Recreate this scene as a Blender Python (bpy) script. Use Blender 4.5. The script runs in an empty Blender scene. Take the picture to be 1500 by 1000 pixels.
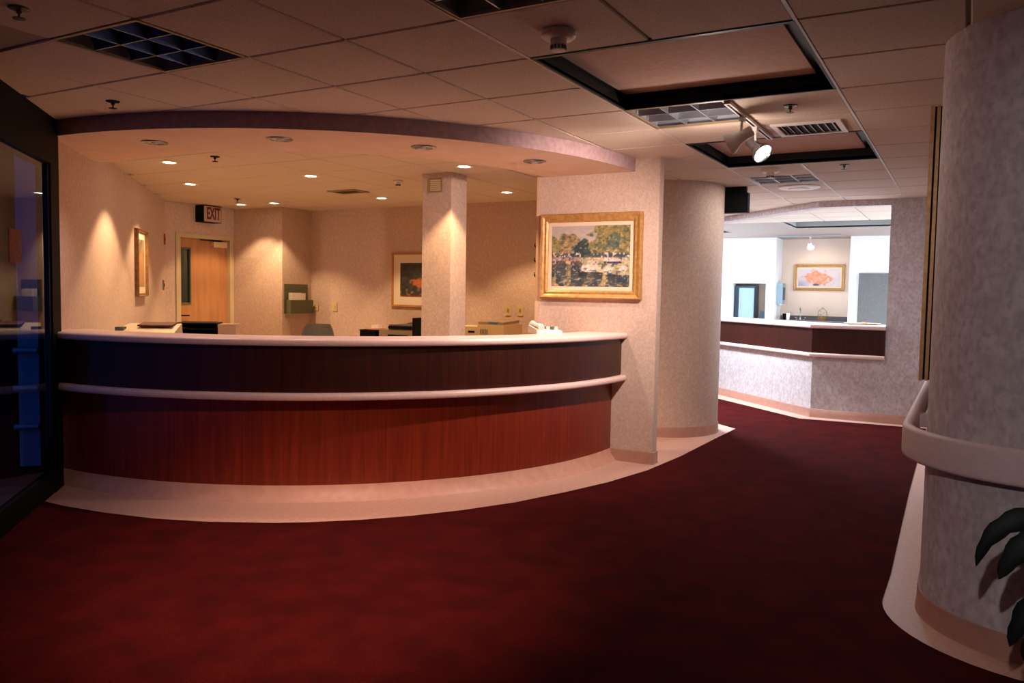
import bpy, bmesh, math, random
from mathutils import Vector, Matrix
random.seed(7)
PI = math.pi
SC = bpy.context.scene
COL = SC.collection

# ------------------------------------------------------------------ camera
CZ = 2.525                     # ceiling height
CAMH = CZ - 1.1156             # eye height
FPX, PITCH, ROLL, YAW = 1180.93, 0.0610, 0.0171, 0.5127
def make_camera():
    c, s = math.cos(YAW), math.sin(YAW)
    fwd = Vector((-s, c, 0)); rt = Vector((c, s, 0)); up = Vector((0, 0, 1))
    F = fwd*math.cos(PITCH) - up*math.sin(PITCH)
    u2 = up*math.cos(PITCH) + fwd*math.sin(PITCH)
    R = rt*math.cos(ROLL) + u2*math.sin(ROLL)
    U = u2*math.cos(ROLL) - rt*math.sin(ROLL)
    cd = bpy.data.cameras.new('camera'); co = bpy.data.objects.new('camera', cd); COL.objects.link(co)
    m = Matrix(((R.x, U.x, -F.x, 0), (R.y, U.y, -F.y, 0), (R.z, U.z, -F.z, CAMH), (0, 0, 0, 1)))
    co.matrix_world = m
    cd.sensor_width = 36; cd.lens = FPX*36/1500; cd.clip_start = .05; cd.clip_end = 100
    SC.camera = co
    return F, R, U
CF, CR, CU = make_camera()
def project(p):
    d = Vector(p) - Vector((0, 0, CAMH)); z = d.dot(CF)
    if z < .05: return None
    return 750 + FPX*d.dot(CR)/z, 500 - FPX*d.dot(CU)/z

# ------------------------------------------------------------------ world / exposure
w = bpy.data.worlds.new('dusk'); SC.world = w; w.use_nodes = True
w.node_tree.nodes['Background'].inputs[0].default_value = (.05, .20, .80, 1)
w.node_tree.nodes['Background'].inputs[1].default_value = .42
SC.view_settings.view_transform = 'Standard'; SC.view_settings.look = 'None'
SC.view_settings.exposure = -0.2; SC.view_settings.gamma = 1; SC.view_settings.use_curve_mapping = False

WARM = (1, .67, .36); SOFT = (1, .76, .62); COOL = (.74, .87, 1.0); PINKW = (1, .80, .70)
E_OFFICE, E_SOFFIT, E_TRACK, E_LOBBY, E_PILLAR, E_FAR, E_CORR = 132, 30, 285, 600, 205, 265, 290

def spot(name, loc, target, energy, size, blend, color, parent=None, radius=.03):
    l = bpy.data.lights.new(name, 'SPOT'); l.energy = energy; l.spot_size = math.radians(size); l.spot_blend = blend
    l.color = color; l.shadow_soft_size = radius
    o = bpy.data.objects.new(name, l); COL.objects.link(o); o.location = loc
    o.rotation_euler = (Vector(target)-Vector(loc)).to_track_quat('-Z', 'Y').to_euler()
    if parent: o.parent = parent; o.matrix_parent_inverse = parent.matrix_world.inverted()
    return o
def area(name, loc, sx, sy, energy, color, parent=None):
    l = bpy.data.lights.new(name, 'AREA'); l.shape = 'RECTANGLE'; l.size = sx; l.size_y = sy; l.energy = energy; l.color = color
    o = bpy.data.objects.new(name, l); COL.objects.link(o); o.location = loc
    if parent: o.parent = parent
    return o

# ------------------------------------------------------------------ materials
def lin(c):
    return tuple(((v/255)/12.92 if v/255 <= .04045 else ((v/255+.055)/1.055)**2.4) for v in c)
MATS = {}
def mat(name, rgb, rough=.6, metal=0, spec=.5, emit=None, estr=0, coat=0, trans=0, alpha=1):
    if name in MATS: return MATS[name]
    m = bpy.data.materials.new(name); m.use_nodes = True
    b = m.node_tree.nodes['Principled BSDF']
    b.inputs['Base Color'].default_value = (*lin(rgb), 1); b.inputs['Roughness'].default_value = rough
    b.inputs['Metallic'].default_value = metal; b.inputs['Specular IOR Level'].default_value = spec
    b.inputs['Coat Weight'].default_value = coat; b.inputs['Coat Roughness'].default_value = .12
    b.inputs['Transmission Weight'].default_value = trans
    if emit: b.inputs['Emission Color'].default_value = (*emit, 1); b.inputs['Emission Strength'].default_value = estr
    MATS[name] = m
    return m
def tex_mat(name, c1, c2, scale, rough=.7, bump=0, bscale=None, stretch=(1, 1, 1), detail=4, lo=.35, hi=.65, spec=.4, coat=0, c3=None, scale3=None, ct=.12):
    """two colours mixed by noise (plus an optional third speckle), in object space"""
    m = mat(name, c1, rough, 0, spec, coat=coat)
    nt = m.node_tree; N = nt.nodes; L = nt.links; b = N['Principled BSDF']
    b.inputs['Coat Roughness'].default_value = ct
    tc = N.new('ShaderNodeTexCoord'); mp = N.new('ShaderNodeMapping'); mp.inputs['Scale'].default_value = stretch
    L.new(tc.outputs['Object'], mp.inputs[0])
    n = N.new('ShaderNodeTexNoise'); n.inputs['Scale'].default_value = scale; n.inputs['Detail'].default_value = detail
    L.new(mp.outputs[0], n.inputs['Vector'])
    r = N.new('ShaderNodeValToRGB'); r.color_ramp.elements[0].position = lo; r.color_ramp.elements[1].position = hi
    r.color_ramp.elements[0].color = (*lin(c1), 1); r.color_ramp.elements[1].color = (*lin(c2), 1)
    L.new(n.outputs[0], r.inputs[0]); out = r.outputs[0]
    if c3:
        n3 = N.new('ShaderNodeTexNoise'); n3.inputs['Scale'].default_value = scale3; n3.inputs['Detail'].default_value = 2
        L.new(mp.outputs[0], n3.inputs['Vector'])
        r3 = N.new('ShaderNodeValToRGB'); r3.color_ramp.elements[0].position = .42; r3.color_ramp.elements[1].position = .72
        r3.color_ramp.elements[0].color = (0, 0, 0, 1); r3.color_ramp.elements[1].color = (1, 1, 1, 1)
        L.new(n3.outputs[0], r3.inputs[0])
        mx = N.new('ShaderNodeMix'); mx.data_type = 'RGBA'
        L.new(r3.outputs[0], mx.inputs[0]); L.new(out, mx.inputs[6]); mx.inputs[7].default_value = (*lin(c3), 1)
        out = mx.outputs[2]
    L.new(out, b.inputs['Base Color'])
    if bump:
        nb = N.new('ShaderNodeTexNoise'); nb.inputs['Scale'].default_value = bscale or scale; nb.inputs['Detail'].default_value = 3
        L.new(mp.outputs[0], nb.inputs['Vector'])
        bp = N.new('ShaderNodeBump'); bp.inputs['Strength'].default_value = bump; bp.inputs['Distance'].default_value = .004
        L.new(nb.outputs[0], bp.inputs['Height']); L.new(bp.outputs[0], b.inputs['Normal'])
    return m
M_WALL = tex_mat('wallpaper', (195, 167, 151), (211, 186, 170), 26, .75, .08, 90, stretch=(1, 1, .8), detail=8, lo=.3, hi=.7, c3=(189, 160, 146), scale3=60)
M_WALLFAR = tex_mat('wallpaper_grey', (184, 170, 170), (208, 197, 196), 16, .75, .08, 90, stretch=(1, 1, .7), detail=9, lo=.3, hi=.7, c3=(172, 158, 160), scale3=38)
M_FASCIA = tex_mat('fascia_paper', (150, 120, 122), (166, 136, 136), 25, .75, .1, 90)
M_TILE = tex_mat('acoustic_tile', (208, 190, 174), (220, 204, 188), 60, .9, .5, 120, c3=(188, 164, 148), scale3=140)
M_GRID = mat('ceiling_grid', (150, 130, 120), .6)
M_TEE = mat('grid_tee_lit', (205, 195, 190), .45)
M_SOFFIT = tex_mat('soffit_paint', (214, 180, 160), (220, 188, 168), 8, .8, .05, 150)
M_CARPET = tex_mat('carpet_red', (62, 11, 11), (82, 16, 14), 5, 1, .9, 420, detail=8, spec=.05, c3=(50, 9, 10), scale3=160)
M_VINYL = tex_mat('vinyl_floor', (204, 160, 143), (214, 172, 155), 40, .45, .05, 60, spec=.4)
M_BASE = tex_mat('cove_base', (166, 118, 100), (174, 126, 108), 15, .5, 0)
M_TOEBASE = tex_mat('toe_base', (196, 146, 128), (204, 156, 138), 15, .45, 0)
M_LAM = tex_mat('laminate', (226, 192, 186), (232, 200, 194), 60, .35, 0, spec=.5)
M_RAIL = tex_mat('rail_vinyl', (214, 188, 184), (220, 196, 192), 60, .5, .05, 200)
M_WOOD = tex_mat('mahogany', (112, 34, 14), (132, 44, 18), 3.0, .38, .03, 6, stretch=(9, 9, .25), detail=9, lo=.3, hi=.72, coat=.2, spec=.35, c3=(100, 28, 12), scale3=9, ct=.22)
M_WOODUP = tex_mat('mahogany_shaded', (52, 18, 11), (66, 24, 14), 3.0, .38, .03, 6, stretch=(9, 9, .25), detail=9, lo=.3, hi=.72, coat=.12, spec=.3, c3=(44, 14, 9), scale3=9, ct=.22)  # same mahogany, darkened to put the shade of the upper band into its colour
M_DOOR = tex_mat('maple_door', (172, 118, 76), (186, 132, 88), 2.5, .45, 0, stretch=(5, 5, .5), detail=8, coat=.1)
M_DFRAME = mat('door_frame_paint', (196, 176, 140), .5)
M_BLACK = mat('black', (6, 6, 7), .7, spec=.15)
M_BLKGLOSS = mat('black_gloss', (10, 10, 12), .25)
M_WHITE = mat('white_plastic', (226, 216, 208), .45)
M_BEIGE = mat('beige_plastic', (214, 190, 150), .5)
M_DKBEIGE = mat('dark_beige_plastic', (150, 128, 98), .5)
M_GREY = mat('grey_plastic', (96, 92, 92), .6)
M_CHROME = mat('chrome', (220, 222, 226), .12, 1)
M_LOUVER = mat('louver_aluminium', (176, 180, 190), .35, .8)
M_LOUVERB = mat('louver_blue_reflection', (70, 96, 150), .35, .8)  # the aluminium blades again, tinted for the sky blue they reflect
M_SILVER = mat('reflector', (130, 132, 142), .22, 1)
M_GOLD = tex_mat('gold_leaf', (166, 120, 62), (190, 144, 82), 30, .42, .1, 120, spec=.6)
MATS['gold_leaf'].node_tree.nodes['Principled BSDF'].inputs['Metallic'].default_value = .25
M_BRONZE = tex_mat('bronze_frame', (120, 82, 42), (146, 102, 54), 30, .45, .1, 120)
M_MAT = mat('mat_board', (226, 208, 186), .9)
M_CREAM = mat('cream_liner', (226, 200, 172), .8)
M_TRAYBLK = mat('tray_black', (7, 7, 8), .5, spec=.25)
M_PANEL = tex_mat('tray_panel', (186, 150, 134), (196, 160, 144), 30, .9, .2, 150)
M_GREEN = mat('file_green', (92, 92, 62), .6)
M_PAPER = mat('paper', (236, 228, 214), .8)
M_RED = mat('alarm_red', (150, 28, 20), .4)
M_ALM = mat('almond_plate', (206, 182, 130), .5)
M_EXITW = mat('exit_face', (176, 150, 132), .5)
M_EXITR = mat('exit_red', (84, 12, 12), .5)
M_EXITGLOW = mat('exit_glow', (200, 30, 24), .5, emit=(1, .06, .04), estr=3)
M_BULB = mat('bulb', (255, 250, 240), .3, emit=(1, .86, .66), estr=22)
M_BULBS = mat('spot_bulb', (255, 250, 240), .3, emit=(1, .92, .8), estr=30)
M_LENS = mat('lens_off', (150, 150, 160), .15, .6)
M_DIFF = mat('fluoro_panel', (250, 252, 255), .5, emit=(.86, .94, 1), estr=1.6)
M_TUBE = mat('fluoro_tube', (200, 205, 215), .4)
M_FARW = mat('far_white_paint', (240, 238, 236), .8)
M_FARB = mat('far_beige_paint', (232, 208, 190), .8)
M_FARC = mat('far_tray_grey', (150, 150, 146), .8)
M_FARGREY = tex_mat('grey_partition', (96, 94, 92), (106, 104, 102), 30, .8)
M_STEEL = mat('steel_blue', (150, 176, 190), .3, .5)
M_STEELD = mat('steel_dark', (50, 70, 84), .4, .3)
M_LEAF = tex_mat('leaf', (5, 12, 10), (10, 20, 16), 8, .5, .1, 40, spec=.15)
M_STEM = mat('stem', (44, 52, 30), .6)
M_POT = mat('clay_pot', (120, 70, 48), .7)
M_SOIL = mat('soil', (36, 26, 20), .95)
M_BLUE = tex_mat('blue_leaf_paint', (24, 62, 150), (30, 72, 166), 3, .4, 0)
M_FABRIC = tex_mat('chair_fabric', (70, 64, 60), (84, 78, 72), 80, .95, .2, 300)
M_WICKER = mat('wicker', (120, 84, 46), .8)
M_STICK = tex_mat('sticker_red', (120, 30, 22), (70, 30, 40), 60, .6, 0, lo=.45, hi=.55)
M_PLAT = mat('platter_wood', (222, 190, 160), .5)

def glass_mat():
    m = bpy.data.materials.new('tinted_glass'); m.use_nodes = True
    nt = m.node_tree; N = nt.nodes; L = nt.links; N.remove(N['Principled BSDF'])
    t = N.new('ShaderNodeBsdfTransparent'); t.inputs[0].default_value = (.6, .68, .76, 1)
    g = N.new('ShaderNodeBsdfGlossy'); g.inputs['Roughness'].default_value = .01; g.inputs[0].default_value = (.75, .85, 1, 1)
    f = N.new('ShaderNodeFresnel'); f.inputs[0].default_value = 1.55
    mx = N.new('ShaderNodeMixShader')
    ge = N.new('ShaderNodeNewGeometry'); mt = N.new('ShaderNodeMath'); mt.operation = 'SUBTRACT'; mt.use_clamp = True   # one reflection per sheet
    L.new(f.outputs[0], mt.inputs[0]); L.new(ge.outputs['Backfacing'], mt.inputs[1]); L.new(mt.outputs[0], mx.inputs[0]); L.new(t.outputs[0], mx.inputs[1]); L.new(g.outputs[0], mx.inputs[2])
    L.new(mx.outputs[0], N['Material Output'].inputs[0])
    return m
M_GLASS = glass_mat()
M_LITE = mat('wired_lite', (34, 48, 46), .12, spec=.6)

# ------------------------------------------------------------------ mesh helpers
class MB:
    def __init__(s): s.bm = bmesh.new()
    def faces(s, vs, fs):
        v = [s.bm.verts.new(p) for p in vs]
        for f in fs:
            try: s.bm.faces.new([v[i] for i in f])
            except ValueError: pass
        return s
    def box(s, x0, x1, y0, y1, z0, z1):
        return s.prism([(x0, y0), (x1, y0), (x1, y1), (x0, y1)], z0, z1)
    def prism(s, poly, z0, z1):
        n = len(poly); vs = [(x, y, z0) for x, y in poly] + [(x, y, z1) for x, y in poly]
        fs = [tuple(range(n-1, -1, -1)), tuple(range(n, 2*n))] + [(i, (i+1) % n, n+(i+1) % n, n+i) for i in range(n)]
        return s.faces(vs, fs)
    def obox(s, o, ax, ay, az):
        """box from a corner and three edge vectors"""
        o, ax, ay, az = map(Vector, (o, ax, ay, az))
        vs = [o, o+ax, o+ax+ay, o+ay, o+az, o+ax+az, o+ax+ay+az, o+ay+az]
        return s.faces(vs, [(3, 2, 1, 0), (4, 5, 6, 7), (0, 1, 5, 4), (1, 2, 6, 5), (2, 3, 7, 6), (3, 0, 4, 7)])
    def lathe(s, prof, n=24, c=(0, 0, 0), axis=None):
        q = Vector((0, 0, 1)).rotation_difference(Vector(axis)) if axis else None
        rings = []
        for r, z in prof:
            ring = []
            for k in range(n):
                a = 2*PI*k/n; p = Vector((r*math.cos(a), r*math.sin(a), z))
                if q: p = q @ p
                ring.append(s.bm.verts.new(p+Vector(c)))
            rings.append(ring)
        for a, b in zip(rings, rings[1:]):
            for k in range(n): s.bm.faces.new((a[k], a[(k+1) % n], b[(k+1) % n], b[k]))
        if prof[0][0] > 1e-5: s.bm.faces.new(rings[0][::-1])
        if prof[-1][0] > 1e-5: s.bm.faces.new(rings[-1])
        return s
    def tube(s, pts, r, n=8):
        pts = [Vector(p) for p in pts]; rings = []
        for i, p in enumerate(pts):
            t = (pts[min(i+1, len(pts)-1)]-pts[max(i-1, 0)]).normalized()
            u = t.cross(Vector((0, 0, 1))); u = u.normalized() if u.length > .01 else Vector((1, 0, 0)); v = t.cross(u)
            rr = r[i] if isinstance(r, (list, tuple)) else r
            rings.append([s.bm.verts.new(p+u*rr*math.cos(2*PI*k/n)+v*rr*math.sin(2*PI*k/n)) for k in range(n)])
        for a, b in zip(rings, rings[1:]):
            for k in range(n): s.bm.faces.new((a[k], a[(k+1) % n], b[(k+1) % n], b[k]))
        s.bm.faces.new(rings[0][::-1]); s.bm.faces.new(rings[-1])
        return s
    def sweep(s, path, prof, closed=False):
        """profile (offset to the right of the path, z) swept along a plan polyline"""
        P = [Vector(p) for p in path]; n = len(P); rings = []
        for i in range(n):
            a = (P[i]-P[i-1]) if (i > 0 or closed) else None
            b = (P[(i+1) % n]-P[i]) if (i < n-1 or closed) else None
            def nr(d): d = d.normalized(); return Vector((d.y, -d.x))
            if a is None: m = nr(b)
            elif b is None: m = nr(a)
            else:
                m = (nr(a)+nr(b)); m = m.normalized()/max(.2, m.normalized().dot(nr(a)))
            rings.append([s.bm.verts.new((P[i].x+m.x*o, P[i].y+m.y*o, z)) for o, z in prof])
        k = len(prof); rr = list(zip(rings, rings[1:]+rings[:1])) if closed else list(zip(rings, rings[1:]))
        for a, b in rr:
            for j in range(k): s.bm.faces.new((a[j], a[(j+1) % k], b[(j+1) % k], b[j]))
        if not closed: s.bm.faces.new(rings[0]); s.bm.faces.new(rings[-1][::-1])
        return s
    def bevel(s, w, seg=2):
        es = [e for e in s.bm.edges if len(e.link_faces) == 2 and e.calc_face_angle(0) > .5]
        bmesh.ops.bevel(s.bm, geom=es, offset=w, segments=seg, affect='EDGES', profile=.5)
        return s
    def build(s, name, m, parent=None, smooth=False, kind=None, loc=None):
        bmesh.ops.recalc_face_normals(s.bm, faces=s.bm.faces)
        me = bpy.data.meshes.new(name); s.bm.to_mesh(me); s.bm.free()
        me.materials.append(m)
        if smooth:
            for p in me.polygons: p.use_smooth = True
            try: me.set_sharp_from_angle(angle=math.radians(38))
            except Exception: pass
        o = bpy.data.objects.new(name, me); COL.objects.link(o)
        if parent: o.parent = parent
        if loc: o.location = loc
        if kind: o['kind'] = kind
        return o
def tag(o, label, cat, group=None):
    o['label'] = label; o['category'] = cat
    if group: o['group'] = group
    return o
def thing(name, label, cat, loc=(0, 0, 0), rz=0, group=None):
    o = bpy.data.objects.new(name, None); COL.objects.link(o); o.empty_display_size = .1
    o.location = loc; o.rotation_euler = (0, 0, rz); o['label'] = label; o['category'] = cat
    if group: o['group'] = group
    return o
def dup(root, loc, label=None, rz=None):
    r = root.copy(); COL.objects.link(r); r.location = loc
    if rz is not None: r.rotation_euler = (0, 0, rz)
    if label: r['label'] = label
    for ch in root.children:
        c = ch.copy(); COL.objects.link(c); c.parent = r
        for g in ch.children:
            d = g.copy(); COL.objects.link(d); d.parent = c
    return r
def struct(mb, name, m, parent=None, smooth=False): return mb.build(name, m, parent, smooth, 'structure')
def arc(c, r, a0, a1, n):
    return [(c[0]+r*math.cos(math.radians(a0+(a1-a0)*i/n)), c[1]+r*math.sin(math.radians(a0+(a1-a0)*i/n))) for i in range(n+1)]
def rounded(o0, o1, z0, z1, r, n=5):
    """rounded rectangle profile (offset, z)"""
    out = []
    for cx, cz, a in ((o1-r, z1-r, 0), (o0+r, z1-r, 90), (o0+r, z0+r, 180), (o1-r, z0+r, 270)):
        for i in range(n+1):
            t = math.radians(a+90*i/n); out.append((cx+r*math.cos(t), cz+r*math.sin(t)))
    return out
def text_mesh(name, txt, size, m, parent, loc, rot, depth=.003, sx=1, bold=0):
    cu = bpy.data.curves.new(name, 'FONT'); cu.body = txt; cu.size = size; cu.extrude = depth; cu.offset = bold
    cu.align_x = 'CENTER'; cu.align_y = 'CENTER'
    t = bpy.data.objects.new(name, cu); COL.objects.link(t)
    dg = bpy.context.evaluated_depsgraph_get(); me = bpy.data.meshes.new_from_object(t.evaluated_get(dg))
    bpy.data.objects.remove(t); me.name = name
    o = bpy.data.objects.new(name, me); COL.objects.link(o); me.materials.clear(); me.materials.append(m)
    o.location = loc; o.rotation_euler = rot; o.scale = (sx, 1, 1); o.parent = parent
    return o

# ------------------------------------------------------------------ floor
CC = (-5.5, 6.3)                       # centre of the curved desk
floor = struct(MB().prism([(1.5, -3.8), (4.2, -3.8), (4.2, 5), (1.6, 5), (1.6, 16.7), (-9.4, 16.7), (-9.4, 7.1), (-5.52, 3.22)], -.1, 0), 'floor', M_VINYL)
struct(MB().prism([(-5.6, 3.55), (-9.2, 7.15), (-9.2, 8.1), (-8.3, 8.1), (-8.3, 8.7), (-3.9, 8.7), (-3.3, 6.5), (-3.0, 6.3), (-3.3, 5.0), (-4.2, 3.9)], .0005, .004), 'office_carpet', tex_mat('office_carpet', (176, 158, 138), (190, 172, 152), 60, 1, .4, 300), floor)
struct(MB().prism([(-.1, 10.15), (1.4, 10.15), (1.4, 15.9), (-6.4, 15.9), (-6.4, 12.95), (-4.3, 12.95), (-1.5, 10.15)], .0005, .004), 'bright_room_vinyl', tex_mat('pale_vinyl', (214, 216, 222), (224, 226, 230), 30, .5), floor)
PC = (.345, 4.12); PR = .48             # rounded end of the right wall
edge = [(-4.2, 2.02), (-4.66, 2.50), (-5.17, 3.01), (-4.94, 3.01), (-4.6, 3.05), (-4.23, 3.13), (-3.92, 3.25), (-3.56, 3.45), (-3.4, 3.57), (-3.17, 3.78), (-2.97, 4.01), (-2.77, 4.3), (-2.58, 4.65), (-2.42, 5.08), (-2.28, 5.53), (-2.17, 6.1), (-2.12, 6.8), (-2.10, 7.9), (-2.08, 8.59), (-2.42, 8.89), (-2.9, 9.0), (-6.9, 9.0), (-6.9, 12.75), (-4.45, 12.75), (-3.2, 11.22), (-1.64, 9.73), (-.33, 9.80), (-.31, 6.6), (-.295, 5.5), (-.28, 4.5)]
edge += arc((.36, 4.10), .645, 180, 270, 14) + [(3.9, 3.455), (3.9, -3.6), (1.45, -3.6)]
struct(MB().prism(edge, .0005, .007), 'carpet', M_CARPET, floor)

# ------------------------------------------------------------------ ceiling on a 0.61 m grid
U0, V0, T = -1.8748, 2.2277, .61
def gx(i): return U0+i*T
def gy(j): return V0+j*T
holes = {}
TRAYS = [(0, 2, 2, 4), (0, 2, 6, 8), (-1, 2, 17, 19), (-6, -3, 18, 20)]
for a, b, c, d in TRAYS:
    for i in range(a, b):
        for j in range(c, d): holes[(i, j)] = 1
TROFFERS = [(-3, 0), (0, 0), (0, 4), (0, 9), (-3, 12)]
for k in TROFFERS: holes[k] = 1
mb = MB(); cells = []
for i in range(-13, 10):
    for j in range(-10, 24):
        x, y = gx(i), gy(j)
        if (i, j) in holes or x+y+T < -2.45: continue
        mb.box(x, x+T, y, y+T, CZ+.010, CZ+.03)
        p = project((x+T/2, y+T/2, CZ))
        if p and -60 < p[0] < 1560 and -60 < p[1] < 420 and y < 12.3:
            cells.append((math.hypot(x, y), i, j))
ceiling = struct(mb, 'ceiling', M_GRID)
def tile_mesh():
    b = bmesh.new(); h = T/2-.0065; e = .006
    v = [b.verts.new((sx*(h-o), sy*(h-o), z)) for o, z in ((0, .009), (0, .005), (e, 0)) for sx, sy in ((-1, -1), (1, -1), (1, 1), (-1, 1))]
    for r in (0, 4):
        for k in range(4): b.faces.new((v[r+k], v[r+(k+1) % 4], v[r+4+(k+1) % 4], v[r+4+k]))
    b.faces.new(v[8:12][::-1]); b.faces.new(v[0:4])
    bmesh.ops.recalc_face_normals(b, faces=b.faces)
    me = bpy.data.meshes.new('ceiling_tile'); b.to_mesh(me); b.free(); me.materials.append(M_TILE); return me
TM = tile_mesh(); cells.sort()
for _, i, j in cells[:290]:
    o = bpy.data.objects.new('ceiling_tile', TM); COL.objects.link(o); o.parent = ceiling
    o.location = (gx(i)+T/2, gy(j)+T/2, CZ)
# main tees along the corridor, paler to paint in the far light they catch
for i, j0, j1 in ((2, -1, 12.6), (0, 0, 12), (1, 8, 12.2)):
    MB().box(gx(i)-.008, gx(i)+.008, gy(j0), gy(j1), CZ-.002, CZ+.009).build('main_tee', M_TEE, ceiling)
def recess(x0, x1, y0, y1, d, ms, mp, inset):
    z0, z1 = CZ, CZ+d
    r = MB()
    for a in ((x0-.01, x0, y0, y1), (x1, x1+.01, y0, y1), (x0, x1, y0-.01, y0), (x0, x1, y1, y1+.01)): r.box(*a, z0, z1)
    r.box(x0, x1, y0, y1, z1, z1+.01)
    o = struct(r, 'tray_recess', ms, ceiling)
    if ms is M_TRAYBLK:
        lip = MB()
        for a in ((x0+.004, x0+.018, y0, y1), (x1-.018, x1-.004, y0, y1), (x0+.018, x1-.018, y0+.002, y0+.026), (x0+.018, x1-.018, y1-.018, y1-.004)): lip.box(*a, CZ-.003, CZ+.006)
        struct(lip, 'tray_lip', ms, o)
    l, rr, n, f = inset
    struct(MB().box(x0+l, x1-rr, y0+n, y1-f, z1-.012, z1+.001), 'tray_panel', mp, o)
    return o
recess(gx(0), gx(2), gy(2), gy(4), .10, M_TRAYBLK, M_PANEL, (.02, .11, .06, .02))
recess(gx(0), gx(2), gy(6), gy(8), .10, M_TRAYBLK, M_PANEL, (.02, .11, .06, .02))
for k, (a, b, c, d) in enumerate(TRAYS[2:]):
    recess(gx(a), gx(b), gy(c), gy(d), .13, M_FARC, M_FARW, (.06, .06, .06, .06))

# ------------------------------------------------------------------ curved soffit over the desk
SO = (-5.48, 6.36); S_OUT, S_IN, SZ = 3.04, 2.20, 2.42
out = arc(SO, S_OUT, -92, 0.2, 60); inn = arc(SO, S_IN, 0.2, -107, 48)
soffit = struct(MB().prism(out+[(SO[0]+S_IN, 6.36)]+inn+[(-6.30, 4.15)], SZ, CZ), 'ceiling_soffit', M_SOFFIT, None)
struct(MB().sweep(out, [(0, SZ-.001), (.006, SZ-.001), (.006, CZ), (0, CZ)]), 'fascia', M_FASCIA, soffit, True)

# ------------------------------------------------------------------ walls
S2 = math.sqrt(.5)
DP = (-5.50, 3.32)                       # where door glazing meets the left wall
def wall_line(p, q, t, z0=0, z1=CZ+.008):
    """prism along p-q, thickness t to the left of the direction"""
    d = Vector(q)-Vector(p); n = Vector((-d.y, d.x)).normalized()*t
    return [(p[0], p[1]), (q[0], q[1]), (q[0]+n.x, q[1]+n.y), (p[0]+n.x, p[1]+n.y)]
LC = (-9.25, 7.07)
struct(MB().prism(wall_line(LC, DP, -.1), 0, CZ+.008), 'wall_left', M_WALL)
m = MB(); m.box(-9.4, -9.2, 7.02, 7.20, 0, CZ+.008); m.box(-9.4, -9.2, 8.12, 8.2, 0, CZ+.008); m.box(-9.4, -9.2, 7.20, 8.12, 2.10, CZ+.008)
struct(m, 'wall_door', M_WALL)
struct(MB().box(-9.35, -8.25, 8.16, 8.85, 0, CZ+.008), 'wall_pier', M_WALL)
struct(MB().box(-8.25, -3.95, 8.73, 8.80, 0, CZ+.008), 'wall_back', M_WALL)
rp = [(-3.95, 8.80), (-3.95, 7.60)] + arc((-2.80, 8.20), .60, -90, 90, 36)
struct(MB().prism(rp, 0, CZ+.008), 'wall_curved', M_WALL, None, True)
wend = struct(MB().box(-3.32, -2.22, 6.35, 6.45, 0, CZ+.008), 'wall_end', M_WALL)
struct(MB().box(-3.345, -3.32, 6.345, 6.46, 0, CZ), 'trim_1', mat('corner_guard', (206, 170, 140), .5))
colm = struct(MB().box(-4.59, -4.262, 6.36, 6.63, 0, CZ+.008), 'column', M_WALL)
# lobby enclosure behind the camera
LE = (1.5, -3.68)
DE = (-3.55, 1.37)                        # other end of the entrance glazing
struct(MB().prism(wall_line(DE, LE, -.1), 0, CZ+.03), 'wall_entry', M_WALL)
struct(MB().box(1.4, 4.2, -3.85, -3.65, 0, CZ+.03), 'wall_front', M_WALL)
struct(MB().box(4.0, 4.2, -3.7, 3.7, 0, CZ+.03), 'wall_side', M_WALL)
wp = [(4.1, 3.64)] + [(x, y) for x, y in reversed(arc(PC, PR, 180, 270, 30))] + [(-.135, 10.0), (.2, 10.0), (.2, 5.0), (4.1, 5.0)]
struct(MB().prism(wp, 0, CZ+.008), 'wall_right', M_WALLFAR, None, True)
# far wall: straight part and splayed part with one wide opening above a counter
BP = (-1.56, 9.98)                        # bend
FE = (-4.35, 12.77)                       # end of the splay
JX = -.785                                # right jamb
OP = (-3.90, 12.32)                       # left jamb
HZ, CTZ = 2.455, 1.05
th = .14
def splay(p, q, z0, z1, m):
    m.prism(wall_line(p, q, th), z0, z1)
m = MB()
m.box(JX, -.10, 9.98, 9.98+th, 0, CZ+.008)
poly = [(JX, 9.98), (BP[0], BP[1]), (OP[0], OP[1]), (OP[0]+th*S2, OP[1]+th*S2), (BP[0]+th*.41, BP[1]+th), (JX, 9.98+th)]
m.prism(poly, 0, CTZ); m.prism(poly, HZ, CZ+.008)
poly2 = [OP, FE, (FE[0]+th*S2, FE[1]+th*S2), (OP[0]+th*S2, OP[1]+th*S2)]
m.prism(poly2, 0, CZ+.008)
struct(m, 'wall_far', M_WALLFAR)
struct(MB().box(-7.1, -4.3, 12.77, 12.9, 0, CZ+.02), 'wall_corridor_far', M_WALLFAR)
struct(MB().box(-7.2, -7.0, 8.8, 12.9, 0, CZ+.02), 'wall_corridor_end', M_WALLFAR)
# bright room beyond
m = MB(); m.box(-6.5, -4.02, 15.9, 16.5, 0, CZ+.02); m.box(-3.38, -3.21, 15.9, 16.5, 0, CZ+.02)
m.box(-4.02, -3.38, 15.9, 16.5, 0, .97); m.box(-4.02, -3.38, 15.9, 16.5, 1.66, CZ+.02)
struct(m, 'wall_alcove_left', M_FARW)
struct(MB().box(-6.5, 1.6, 16.5, 16.7, 0, CZ+.02), 'wall_alcove_back', M_FARB)
struct(MB().box(-1.90, 1.6, 15.9, 16.5, 0, CZ+.02), 'wall_alcove_right', M_FARW)
struct(MB().box(1.4, 1.6, 10.0, 15.9, 0, CZ+.02), 'wall_bright_side', M_FARW)
struct(MB().box(.15, 1.6, 9.9, 10.1, 0, CZ+.02), 'wall_bright_front', M_FARW)
struct(MB().box(-6.6, -6.5, 12.9, 16.5, 0, CZ+.02), 'wall_bright_end', M_FARW)

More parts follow.
